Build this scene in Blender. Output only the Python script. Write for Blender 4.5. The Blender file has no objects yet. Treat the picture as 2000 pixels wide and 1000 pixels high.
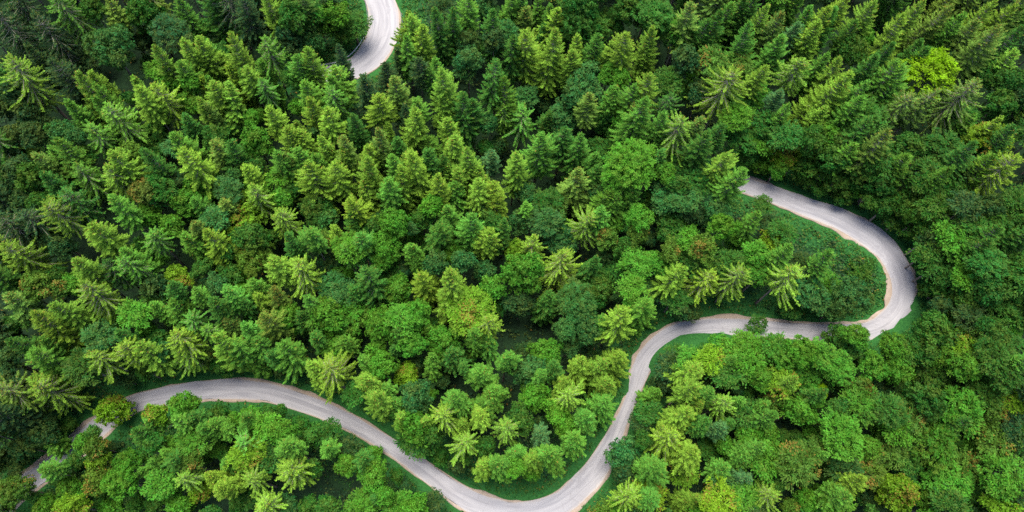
import bpy, math, random
import numpy as np
from mathutils import Matrix, Vector

rng = np.random.default_rng(7)
random.seed(7)
SC = bpy.context.scene
COL = SC.collection

# ------------------------------------------------------------------ camera
F = 1351.0                                   # focal length in photo pixels (photo 2000 x 1000)
NAD = np.array([70.0, 580.0])                # straight down, in pixels from the picture's centre
HC = 140.0
TILT = math.atan(np.hypot(*NAD) / F)
ROLL = math.atan2(NAD[0], NAD[1])
Mc = Matrix.Rotation(TILT, 4, 'X') @ Matrix.Rotation(ROLL, 4, 'Z')
cam_d = bpy.data.cameras.new('camera')
cam = bpy.data.objects.new('camera', cam_d); COL.objects.link(cam)
cam_d.sensor_width = 36.0; cam_d.lens = F / 2000 * 36.0
cam_d.clip_start = 1.0; cam_d.clip_end = 5000
cam.matrix_world = Matrix.Translation((0, 0, HC)) @ Mc
SC.camera = cam
R3 = np.array(Mc.to_3x3())
EYE = np.array([0, 0, HC])

def ray(px, py):
    d = np.array([(px - 1000) / F, -(py - 500) / F, -1.0])
    return R3 @ d                             # unit depth along the view axis
def project(p):
    q = R3.T @ (np.asarray(p, float) - EYE)
    return 1000 + F * q[0] / -q[2], 500 - F * q[1] / -q[2], -q[2]

# ------------------------------------------------------------------ terrain
def base_h(x, y):
    x = np.asarray(x, float); y = np.asarray(y, float)
    z = 0.235 * 150 * np.tanh((y - 15) / 150) + 0.0006 * 60000 * np.tanh(x * x / 60000)
    z = z + 2.2 * np.sin(x * 0.045 + 1.3) * np.cos(y * 0.05 + 0.4) + 1.2 * np.sin(x * 0.11 + y * 0.07)
    gx, gy = 2.0, 88.0                        # a gully running up the slope
    d = np.abs(x + 0.22 * (y - gy) - 4)
    z = z - 9.0 * np.exp(-(d / 12.0) ** 2) * np.exp(-((y - 92) / 42.0) ** 2)
    return z
def hit(px, py, H=0.0):
    d = ray(px, py); lo, hi = 20.0, 420.0
    ts = np.linspace(30, 420, 260)
    P = EYE + ts[:, None] * d
    f = P[:, 2] - base_h(P[:, 0], P[:, 1]) - H
    k = int(np.argmax(f < 0)) if (f < 0).any() else len(ts) - 1
    lo, hi = ts[max(k - 1, 0)], ts[k]
    for _ in range(25):
        m = .5 * (lo + hi); p = EYE + m * d
        if p[2] - base_h(p[0], p[1]) - H > 0: lo = m
        else: hi = m
    return EYE + .5 * (lo + hi) * d, .5 * (lo + hi)

# ------------------------------------------------------------------ roads (edges measured on the photo)
MAIN = [((-40, 985), (10, 1005)), ((38, 929), (66, 958)), ((82, 902), (110, 930)), ((132, 862), (158, 890)), ((185, 815), (208, 846)), ((248, 774), (262, 806)),
        ((300, 761), (312, 793)), ((350, 750), (356, 785)), ((400, 744), (402, 781)), ((450, 740), (450, 780)), ((500, 743), (498, 781)), ((550, 755), (536, 788)),
        ((600, 770), (578, 801)), ((650, 790), (622, 816)), ((695, 813), (667, 835)), ((740, 840), (717, 860)), ((785, 868), (767, 892)), ((832, 899), (812, 927)),
        ((882, 933), (857, 962)), ((925, 958), (902, 995)), ((967, 973), (952, 1017)), ((1007, 980), (1008, 1029)), ((1047, 977), (1060, 1025)), ((1087, 961), (1105, 1006)),
        ((1120, 932), (1147, 972)), ((1148, 902), (1178, 938)), ((1172, 866), (1199, 900)), ((1192, 835), (1215, 856)), ((1212, 798), (1230, 815)), ((1226, 762), (1245, 778)),
        ((1232, 725), (1262, 742)), ((1243, 695), (1283, 703)), ((1262, 670), (1310, 679)), ((1288, 647), (1345, 666)), ((1322, 631), (1378, 659)), ((1370, 623), (1412, 656)),
        ((1425, 621), (1445, 655)), ((1475, 624), (1482, 657)), ((1525, 628), (1528, 660)), ((1580, 631), (1578, 664)), ((1635, 632), (1640, 667)), ((1675, 631), (1700, 664)),
        ((1700, 625), (1740, 652)), ((1722, 609), (1768, 628)), ((1736, 590), (1785, 596)), ((1741, 570), (1789, 566)), ((1738, 545), (1784, 538)), ((1727, 519), (1772, 510)),
        ((1710, 499), (1755, 481)), ((1688, 481), (1730, 455)), ((1662, 464), (1698, 432)), ((1634, 448), (1664, 416)), ((1600, 432), (1630, 402)), ((1562, 418), (1595, 392)),
        ((1525, 404), (1560, 380)), ((1492, 391), (1525, 368)), ((1462, 381), (1492, 358)), ((1428, 369), (1455, 346))]
TOP = [((610, -215), (668, -238)), ((640, -170), (700, -185)), ((670, -122), (726, -132)), ((690, -75), (742, -85)), ((703, -30), (757, -38)), ((712, 0), (769, -4)), ((720, 22), (778, 22)), ((721, 45), (780, 48)), ((717, 67), (776, 74)), ((707, 87), (767, 96)),
       ((694, 105), (754, 115)), ((680, 117), (735, 134)), ((660, 125), (702, 152)), ((640, 130), (664, 163)), ((612, 134), (630, 168))]

def crom(P, n):
    P = np.asarray(P, float); Q = np.vstack([2 * P[0] - P[1], P, 2 * P[-1] - P[-2]])
    out = []
    for i in range(1, len(Q) - 2):
        for k in range(n):
            t = k / n
            a, b, c, d = Q[i - 1], Q[i], Q[i + 1], Q[i + 2]
            out.append(.5 * ((2 * b) + (c - a) * t + (2 * a - 5 * b + 4 * c - d) * t * t + (3 * b - a - 3 * c + d) * t ** 3))
    out.append(P[-1]); return np.array(out)

def smooth(a, k):
    for _ in range(k):
        b = a.copy(); b[1:-1] = .25 * a[:-2] + .5 * a[1:-1] + .25 * a[2:]; a = b
    return a

class Road:
    def __init__(self, st):
        L = np.array([hit(*s[0])[0] for s in st]); Rr = np.array([hit(*s[1])[0] for s in st])
        L = smooth(crom(L, 6), 6); Rr = smooth(crom(Rr, 6), 6)
        z = smooth(.5 * (L[:, 2] + Rr[:, 2]), 60)
        # keep each edge on its own line of sight while the surface is levelled across
        for A in (L, Rr):
            d = A - EYE; t = (z - HC) / d[:, 2]; A[:] = EYE + d * t[:, None]
        self.L, self.R, self.z = L, Rr, z
        self.C = .5 * (L + Rr); self.hw = .5 * np.linalg.norm(L - Rr, axis=1)
        self.N = (L - Rr) / (2 * self.hw[:, None])
        self.s = np.concatenate([[0], np.cumsum(np.linalg.norm(np.diff(self.C, axis=0), axis=1))])
ROADS = [Road(MAIN), Road(TOP)]
RC = np.vstack([r.C for r in ROADS]); RH = np.concatenate([r.hw for r in ROADS])

def road_dist(x, y):
    """distance to the nearest road edge (negative on the road) and that road point's height"""
    x = np.asarray(x, float).ravel(); y = np.asarray(y, float).ravel()
    D = np.empty(len(x)); Z = np.empty(len(x))
    for i in range(0, len(x), 4000):
        dd = np.hypot(x[i:i + 4000, None] - RC[None, :, 0], y[i:i + 4000, None] - RC[None, :, 1]) - RH[None, :]
        k = dd.argmin(1); D[i:i + 4000] = dd[np.arange(len(k)), k]; Z[i:i + 4000] = RC[k, 2]
    return D, Z
def ground_h(x, y):
    sh = np.shape(x); D, Z = road_dist(x, y); b = base_h(np.ravel(x), np.ravel(y))
    w = np.clip((D - 1.6) / 6.0, 0, 1); w = w * w * (3 - 2 * w)
    return ((Z - 0.12) * (1 - w) + b * w).reshape(sh)

# ------------------------------------------------------------------ mesh helpers
def mesh_from(name, V, Fq, mats, fm=None, col=None, uv=None, smooth_shade=False):
    me = bpy.data.meshes.new(name)
    V = np.asarray(V, np.float32); Fq = np.asarray(Fq, np.int32); n = Fq.shape[1]
    me.vertices.add(len(V)); me.vertices.foreach_set('co', V.ravel())
    me.loops.add(Fq.size); me.loops.foreach_set('vertex_index', Fq.ravel())
    me.polygons.add(len(Fq)); me.polygons.foreach_set('loop_start', np.arange(0, Fq.size, n, dtype=np.int32))
    me.polygons.foreach_set('loop_total', np.full(len(Fq), n, np.int32))
    for m in mats: me.materials.append(m)
    if fm is not None: me.polygons.foreach_set('material_index', np.asarray(fm, np.int32))
    if smooth_shade: me.polygons.foreach_set('use_smooth', np.ones(len(Fq), bool))
    if col is not None:
        at = me.attributes.new('tint', 'FLOAT_COLOR', 'POINT'); at.data.foreach_set('color', np.asarray(col, np.float32).ravel())
    if uv is not None:
        ul = me.uv_layers.new(name='UVMap'); ul.data.foreach_set('uv', np.asarray(uv, np.float32)[Fq.ravel()].ravel())
    me.update(calc_edges=True); me.validate()
    return me
def obj(name, me, parent=None, **props):
    o = bpy.data.objects.new(name, me); COL.objects.link(o)
    if parent: o.parent = parent
    for k, v in props.items(): o[k] = v
    return o
def unit(v): return v / np.maximum(np.linalg.norm(v, axis=-1, keepdims=True), 1e-9)

def leaf_quads(P, D, Nn, L, W, shape=0.45):
    """rhombus leaf sprays: base P, direction D, face normal about Nn, length L, width W"""
    D = unit(D); S = unit(np.cross(D, Nn)); L = np.asarray(L)[:, None]; W = np.asarray(W)[:, None]
    a = P; b = P + D * L * shape + S * W * .5; c = P + D * L; d = P + D * L * shape - S * W * .5
    V = np.stack([a, b, c, d], 1).reshape(-1, 3)
    return V
def tube(pts, rad, seg=6):
    pts = np.asarray(pts, float); n = len(pts); T = unit(np.gradient(pts, axis=0))
    ref = np.array([0, 0, 1.0]) if abs(T[0][2]) < .9 else np.array([1.0, 0, 0])
    A = unit(np.cross(T, ref)); B = np.cross(T, A); an = np.arange(seg) * 2 * math.pi / seg
    V = pts[:, None] + (np.cos(an)[None, :, None] * A[:, None] + np.sin(an)[None, :, None] * B[:, None]) * np.asarray(rad)[:, None, None]
    Fq = [[i * seg + j, i * seg + (j + 1) % seg, (i + 1) * seg + (j + 1) % seg, (i + 1) * seg + j] for i in range(n - 1) for j in range(seg)]
    return V.reshape(-1, 3), np.array(Fq)

# ------------------------------------------------------------------ materials
def mat(name):
    m = bpy.data.materials.new(name); m.use_nodes = True
    nt = m.node_tree; b = nt.nodes['Principled BSDF']; return m, nt, b
def nd(nt, t, **kw):
    n = nt.nodes.new(t)
    for k, v in kw.items():
        if k in n.inputs: n.inputs[k].default_value = v
        else: setattr(n, k, v)
    return n
def mixc(nt, fac, a, b, blend='MIX'):
    n = nt.nodes.new('ShaderNodeMix'); n.data_type = 'RGBA'; n.blend_type = blend
    for s, v in ((0, fac), (6, a), (7, b)):
        if hasattr(v, 'links') or isinstance(v, bpy.types.NodeSocket): nt.links.new(v, n.inputs[s])
        else: n.inputs[s].default_value = v
    return n.outputs[2]
def mathn(nt, op, a, b=0.0, clamp=False):
    n = nt.nodes.new('ShaderNodeMath'); n.operation = op; n.use_clamp = clamp
    for s, v in ((0, a), (1, b)):
        if isinstance(v, bpy.types.NodeSocket): nt.links.new(v, n.inputs[s])
        else: n.inputs[s].default_value = v
    return n.outputs[0]

def foliage(name, trans=0.3, rough=0.55, fixed=None, spec=0.05):
    m, nt, b = mat(name)
    at = nd(nt, 'ShaderNodeAttribute', attribute_name='tint')
    sep = nt.nodes.new('ShaderNodeSeparateColor'); nt.links.new(at.outputs['Color'], sep.inputs[0])
    if fixed is None:
        oi = nt.nodes.new('ShaderNodeObjectInfo'); basec = oi.outputs['Color']; alpha = oi.outputs['Alpha']
    else:
        rgb = nt.nodes.new('ShaderNodeRGB'); rgb.outputs[0].default_value = (*fixed, 1); basec = rgb.outputs[0]; alpha = 0.97
    # leaf to leaf: lighter or darker, a little yellower or bluer
    br = mathn(nt, 'MULTIPLY_ADD', sep.outputs[0], 0.9); nt.nodes[-1].inputs[2].default_value = 0.55
    vec = nt.nodes.new('ShaderNodeVectorMath'); vec.operation = 'SCALE'
    nt.links.new(basec, vec.inputs[0]); nt.links.new(br, vec.inputs['Scale'])
    yel = mathn(nt, 'MULTIPLY', sep.outputs[1], 0.38)
    c = mixc(nt, yel, vec.outputs[0], (0.145, 0.165, 0.018, 1))
    # autumn or cone-bearing twigs: blue channel picks them against the tree's own share of them
    th = mathn(nt, 'GREATER_THAN', sep.outputs[2], alpha)
    rust = mathn(nt, 'MULTIPLY', th, 0.75)
    c = mixc(nt, rust, c, (0.185, 0.115, 0.024, 1))
    nt.links.new(c, b.inputs['Base Color'])
    b.inputs['Roughness'].default_value = rough; b.inputs['Specular IOR Level'].default_value = spec
    tr = nt.nodes.new('ShaderNodeBsdfTranslucent')
    tc = mixc(nt, 1.0, c, (1.25, 1.35, 0.55, 1), 'MULTIPLY'); nt.links.new(tc, tr.inputs['Color'])
    mx = nt.nodes.new('ShaderNodeMixShader'); mx.inputs[0].default_value = trans
    nt.links.new(b.outputs[0], mx.inputs[1]); nt.links.new(tr.outputs[0], mx.inputs[2])
    nt.links.new(mx.outputs[0], nt.nodes['Material Output'].inputs['Surface'])
    return m
M_needle = foliage('needles', 0.16, 0.6)
M_leaf = foliage('leaves', 0.28, 0.5)

def noise(nt, scale, detail=4, rough=.6, coord=None, dist=0.0):
    n = nd(nt, 'ShaderNodeTexNoise'); n.inputs['Scale'].default_value = scale; n.inputs['Detail'].default_value = detail
    n.inputs['Roughness'].default_value = rough; n.inputs['Distortion'].default_value = dist
    if coord is not None: nt.links.new(coord, n.inputs['Vector'])
    return n.outputs['Fac']
def ramp(nt, fac, stops):
    r = nt.nodes.new('ShaderNodeValToRGB'); e = r.color_ramp.elements
    while len(e) < len(stops): e.new(.5)
    for q, (p, c) in zip(e, stops): q.position = p; q.color = (*c, 1)
    nt.links.new(fac, r.inputs[0]); return r.outputs[0]

def bark_mat():
    m, nt, b = mat('bark'); co = nt.nodes.new('ShaderNodeTexCoord').outputs['Object']
    f = noise(nt, 6, 5, .65, co)
    nt.links.new(ramp(nt, f, [(.3, (.09, .065, .05)), (.7, (.24, .19, .15))]), b.inputs['Base Color']); b.inputs['Roughness'].default_value = .9
    return m
M_bark = bark_mat()
def limb_mat():
    m, nt, b = mat('limb_bark'); co = nt.nodes.new('ShaderNodeTexCoord').outputs['Object']
    f = noise(nt, 3, 4, .6, co)
    nt.links.new(ramp(nt, f, [(.3, (.16, .14, .09)), (.7, (.30, .27, .19))]), b.inputs['Base Color']); b.inputs['Roughness'].default_value = .9
    return m
M_limb = limb_mat()

def ground_mat():
    m, nt, b = mat('forest_floor'); co = nt.nodes.new('ShaderNodeNewGeometry').outputs['Position']
    f = noise(nt, .35, 6, .65, co); g = noise(nt, .06, 4, .6, co); h = noise(nt, 2.5, 5, .7, co)
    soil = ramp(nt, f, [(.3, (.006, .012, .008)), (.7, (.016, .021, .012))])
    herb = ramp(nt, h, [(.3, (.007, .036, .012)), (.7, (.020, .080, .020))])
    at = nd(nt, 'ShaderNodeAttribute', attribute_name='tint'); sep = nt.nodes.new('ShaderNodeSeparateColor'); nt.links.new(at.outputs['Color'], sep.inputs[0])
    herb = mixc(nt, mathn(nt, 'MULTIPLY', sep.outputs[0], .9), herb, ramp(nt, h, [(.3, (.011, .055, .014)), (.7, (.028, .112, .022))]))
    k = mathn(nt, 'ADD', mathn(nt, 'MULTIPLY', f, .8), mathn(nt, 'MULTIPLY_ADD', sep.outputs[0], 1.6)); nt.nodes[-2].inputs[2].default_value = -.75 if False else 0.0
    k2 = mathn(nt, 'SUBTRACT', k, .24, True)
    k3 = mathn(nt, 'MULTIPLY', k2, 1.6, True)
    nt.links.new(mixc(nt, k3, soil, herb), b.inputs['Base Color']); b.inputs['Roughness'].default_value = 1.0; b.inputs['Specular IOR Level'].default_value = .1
    bp = nt.nodes.new('ShaderNodeBump'); bp.inputs['Strength'].default_value = .6; bp.inputs['Distance'].default_value = .3
    nt.links.new(h, bp.inputs['Height']); nt.links.new(bp.outputs[0], b.inputs['Normal'])
    return m
M_ground = ground_mat()

def road_mat():
    m, nt, b = mat('worn_asphalt')
    uvn = nt.nodes.new('ShaderNodeUVMap'); uv = uvn.outputs[0]        # u across in metres, v along in metres
    mp = nt.nodes.new('ShaderNodeMapping'); mp.inputs['Scale'].default_value = (1.0, .10, 1); nt.links.new(uv, mp.inputs[0])
    mq = nt.nodes.new('ShaderNodeMapping'); mq.inputs['Scale'].default_value = (2.6, .05, 1); nt.links.new(uv, mq.inputs[0])
    st = noise(nt, .9, 4, .55, mp.outputs[0], .6)                      # long worn bands
    ln = noise(nt, 1.0, 3, .6, mq.outputs[0], .3)                       # tyre lines
    bl = noise(nt, .22, 5, .65, uv); fi = noise(nt, 7, 4, .75, uv); sp = noise(nt, 1.4, 5, .7, uv)
    c = ramp(nt, st, [(.36, (0.160, 0.158, 0.176)), (.62, (0.256, 0.251, 0.266))])
    c = mixc(nt, mathn(nt, 'MULTIPLY', ramp(nt, ln, [(.5, (0, 0, 0)), (.62, (1, 1, 1))]), .35), c, (0.338, 0.324, 0.328, 1))
    # darker repaired patches with their own outline
    vo = nd(nt, 'ShaderNodeTexVoronoi'); vo.inputs['Scale'].default_value = .16; mv = nt.nodes.new('ShaderNodeMapping'); mv.inputs['Scale'].default_value = (1.5, .8, 1)
    nt.links.new(uv, mv.inputs[0]); nt.links.new(mv.outputs[0], vo.inputs['Vector'])
    sp2 = nt.nodes.new('ShaderNodeSeparateColor'); nt.links.new(vo.outputs['Color'], sp2.inputs[0])
    pat = mathn(nt, 'GREATER_THAN', mathn(nt, 'ADD', sp2.outputs[0], mathn(nt, 'MULTIPLY', sp, .5)), 1.10)
    c = mixc(nt, mathn(nt, 'MULTIPLY', pat, .6), c, (0.169, 0.164, 0.180, 1))
    c = mixc(nt, mathn(nt, 'MULTIPLY', ramp(nt, bl, [(.45, (0, 0, 0)), (.7, (1, 1, 1))]), .45), c, (0.205, 0.196, 0.212, 1))
    c = mixc(nt, .22, c, ramp(nt, fi, [(.3, (0.151, 0.144, 0.151)), (.7, (0.353, 0.338, 0.346))]))
    # wheel tracks, polished a little darker
    su = nt.nodes.new('ShaderNodeSeparateXYZ'); nt.links.new(uv, su.inputs[0])
    tr_ = mathn(nt, 'ABSOLUTE', mathn(nt, 'SUBTRACT', mathn(nt, 'ABSOLUTE', su.outputs[0]), 1.15))
    tk = mathn(nt, 'SUBTRACT', 1.0, mathn(nt, 'MULTIPLY', tr_, 2.0), True)
    c = mixc(nt, mathn(nt, 'MULTIPLY', mathn(nt, 'MULTIPLY', tk, sp), .28), c, (.155, .152, .168, 1))
    # thin cracks
    cr = nd(nt, 'ShaderNodeTexVoronoi'); cr.feature = 'DISTANCE_TO_EDGE'; cr.inputs['Scale'].default_value = .45
    wn = nt.nodes.new('ShaderNodeMapping'); wn.inputs['Scale'].default_value = (1.0, .55, 1); nt.links.new(uv, wn.inputs[0]); nt.links.new(wn.outputs[0], cr.inputs['Vector'])
    ck = mathn(nt, 'LESS_THAN', cr.outputs['Distance'], .012)
    c = mixc(nt, mathn(nt, 'MULTIPLY', mathn(nt, 'MULTIPLY', ck, mathn(nt, 'GREATER_THAN', bl, .5)), .45), c, (0.173, 0.166, 0.173, 1))
    # dusty edges: vertex tint red = closeness to the edge
    at = nd(nt, 'ShaderNodeAttribute', attribute_name='tint'); sp3 = nt.nodes.new('ShaderNodeSeparateColor'); nt.links.new(at.outputs['Color'], sp3.inputs[0])
    e = mathn(nt, 'MULTIPLY', mathn(nt, 'ADD', sp3.outputs[0], mathn(nt, 'SUBTRACT', sp, .62)), 1.1, True)
    c = mixc(nt, e, c, (0.310, 0.259, 0.216, 1))
    nt.links.new(c, b.inputs['Base Color']); b.inputs['Roughness'].default_value = .85; b.inputs['Specular IOR Level'].default_value = .2
    return m
def verge_mat():
    m, nt, b = mat('sandy_gravel'); co = nt.nodes.new('ShaderNodeNewGeometry').outputs['Position']
    f = noise(nt, 1.2, 6, .7, co); g = noise(nt, 9, 4, .75, co); q = noise(nt, .18, 3, .6, co)
    c = ramp(nt, f, [(.3, (.15, .112, .085)), (.7, (.30, .24, .195))])
    c = mixc(nt, .4, c, ramp(nt, g, [(.3, (.11, .08, .06)), (.7, (.42, .35, .295))]))
    c = mixc(nt, mathn(nt, 'MULTIPLY', ramp(nt, q, [(.42, (0, 0, 0)), (.6, (1, 1, 1))]), .6), c, (.21, .16, .115, 1))
    nt.links.new(c, b.inputs['Base Color']); b.inputs['Roughness'].default_value = 1
    return m
M_road, M_verge = road_mat(), verge_mat()
def metal_mat():
    m, nt, b = mat('galvanised_metal'); co = nt.nodes.new('ShaderNodeTexCoord').outputs['Object']
    nt.links.new(ramp(nt, noise(nt, 2, 4, .6, co), [(.3, (.56, .57, .57)), (.7, (.74, .75, .74))]), b.inputs['Base Color'])
    b.inputs['Roughness'].default_value = .55; b.inputs['Metallic'].default_value = .3
    return m
M_metal = metal_mat()

# ------------------------------------------------------------------ ground sheet
gx = np.concatenate([np.linspace(-900, -260, 24)[:-1], np.arange(-260, 261, 1.5), np.linspace(260, 900, 24)[1:]])
gy = np.concatenate([np.linspace(-500, -60, 16)[:-1], np.arange(-60, 300, 1.5), np.linspace(300, 1200, 30)[1:]])
X, Y = np.meshgrid(gx, gy); Z = ground_h(X, Y); Dr = road_dist(X, Y)[0]
gv = np.stack([X.ravel(), Y.ravel(), Z.ravel()], 1); nx, ny = len(gx), len(gy)
ii, jj = np.meshgrid(np.arange(nx - 1), np.arange(ny - 1)); k = (jj * nx + ii).ravel()
grass_k = np.clip(1 - (Dr - 1.0) / 5.5, 0, 1)
gc = np.stack([grass_k, grass_k * 0, grass_k * 0, grass_k * 0 + 1], 1)
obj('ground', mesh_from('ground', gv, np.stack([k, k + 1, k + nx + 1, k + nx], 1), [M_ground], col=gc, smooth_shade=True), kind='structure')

# ------------------------------------------------------------------ road sheets
def road_sheet(rd, name):
    us = np.array([-1, -.93, -.82, -.6, -.3, 0, .3, .6, .82, .93, 1.0]); n = len(rd.C)
    wob = smooth(rng.normal(0, .22, (n, 2)), 4)
    V, UV, T = [], [], []
    for i in range(n):
        for u in us:
            off = u * rd.hw[i]
            if u == -1: off -= wob[i, 0]
            if u == 1: off += wob[i, 1]
            p = rd.C[i] + rd.N[i] * off; V.append((p[0], p[1], rd.z[i] + .05 + .05 * (1 - u * u)))
            UV.append((off, rd.s[i])); e = abs(u) ** 6 * .55; T.append((e, 0, 0, 1))
    m = len(us); Fq = [[i * m + j, i * m + j + 1, (i + 1) * m + j + 1, (i + 1) * m + j] for i in range(n - 1) for j in range(m - 1)]
    obj(name, mesh_from(name, V, Fq, [M_road], col=T, uv=UV, smooth_shade=True), kind='structure')
    # sandy shoulders, ragged on the outside
    for s in (1, -1):
        wv = .45 + smooth(rng.normal(0, 1.6, n), 40) + smooth(rng.normal(0, .4, n), 2); wv = np.clip(wv * .75, .15, 1.1)
        if rd is ROADS[1]: wv = wv * .35 + .1
        V = []
        for i in range(n):
            for q, dz in ((-.6, -.03), (.3, .012), (.75, -.02), (1.0, -.2)):
                off = s * (rd.hw[i] + (q * wv[i] if q > 0 else q))
                p = rd.C[i] + rd.N[i] * off; V.append((p[0], p[1], rd.z[i] + dz + .02))
        Fq = [[i * 4 + j, i * 4 + j + 1, (i + 1) * 4 + j + 1, (i + 1) * 4 + j][::s] for i in range(n - 1) for j in range(3)]
        obj('road_shoulder', mesh_from('road_shoulder', V, Fq, [M_verge], smooth_shade=True), kind='structure')
road_sheet(ROADS[0], 'road'); road_sheet(ROADS[1], 'road')

# ------------------------------------------------------------------ guard rails on the upper bend
def guard_rail(pts_px, label, hgt=.75, post_step=3.0):
    P = np.array([hit(x, y)[0] for x, y in pts_px]); P = smooth(crom(P, 8), 3)
    P[:, 2] = ground_h(P[:, 0], P[:, 1])
    root = obj('guard_rail', None, label=label, category='guard rail', group='guard rails along the upper road'); root.location = P[0]
    Q = P - P[0]
    prof = np.array([(-.04, .0), (.05, .08), (-.02, .16), (.05, .24), (-.04, .32)])  # W-shaped beam section
    T = unit(np.gradient(Q, axis=0)); S = unit(np.cross(T, [0, 0, 1.0])); m = len(prof)
    V = np.array([q + s * a + np.array([0, 0, hgt - .32 + b]) for q, s in zip(Q, S) for a, b in prof] + [q + s * (a - .03) + np.array([0, 0, hgt - .32 + b]) for q, s in zip(Q, S) for a, b in prof])
    n = len(Q); o2 = n * m
    Fq = [[o + i * m + j, o + i * m + j + 1, o + (i + 1) * m + j + 1, o + (i + 1) * m + j] for o in (0, o2) for i in range(n - 1) for j in range(m - 1)]
    Fq += [[i * m + j, (i + 1) * m + j, o2 + (i + 1) * m + j, o2 + i * m + j] for i in range(n - 1) for j in (0, m - 1)]
    obj('beam', mesh_from('beam', V, Fq, [M_metal]), root)
    s = np.concatenate([[0], np.cumsum(np.linalg.norm(np.diff(Q, axis=0), axis=1))])
    pv, pf = tube([(0, 0, -.3), (0, 0, hgt * .5), (0, 0, hgt - .04)], [.07, .07, .07], 6); pm = mesh_from('post', pv, pf, [M_metal])
    for d in np.arange(.4, s[-1], post_step):
        o = obj('post', pm, root); o.location = [np.interp(d, s, Q[:, k]) - .1 * np.interp(d, s, S[:, k]) for k in range(3)]
guard_rail([(708, -12), (715, 12), (717.5, 40), (713, 65), (703, 84), (690, 100), (678, 111), (660, 120), (637, 125), (612, 129)], 'galvanised guard rail along the inner side of the upper road bend')
guard_rail([(781, 98), (784, 76), (787, 52), (785, 30)], 'short guard rail outside the upper bend beside the conifers')

# ------------------------------------------------------------------ tree prototypes
def tint(n, clump=None, r=None):
    c = np.empty((n, 4)); c[:, 0] = np.clip(rng.normal(.5, .23, n) + (0 if clump is None else clump), 0, 1)
    c[:, 1] = rng.random(n) ** 2; c[:, 2] = rng.random(n); c[:, 3] = 1
    return c

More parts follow.
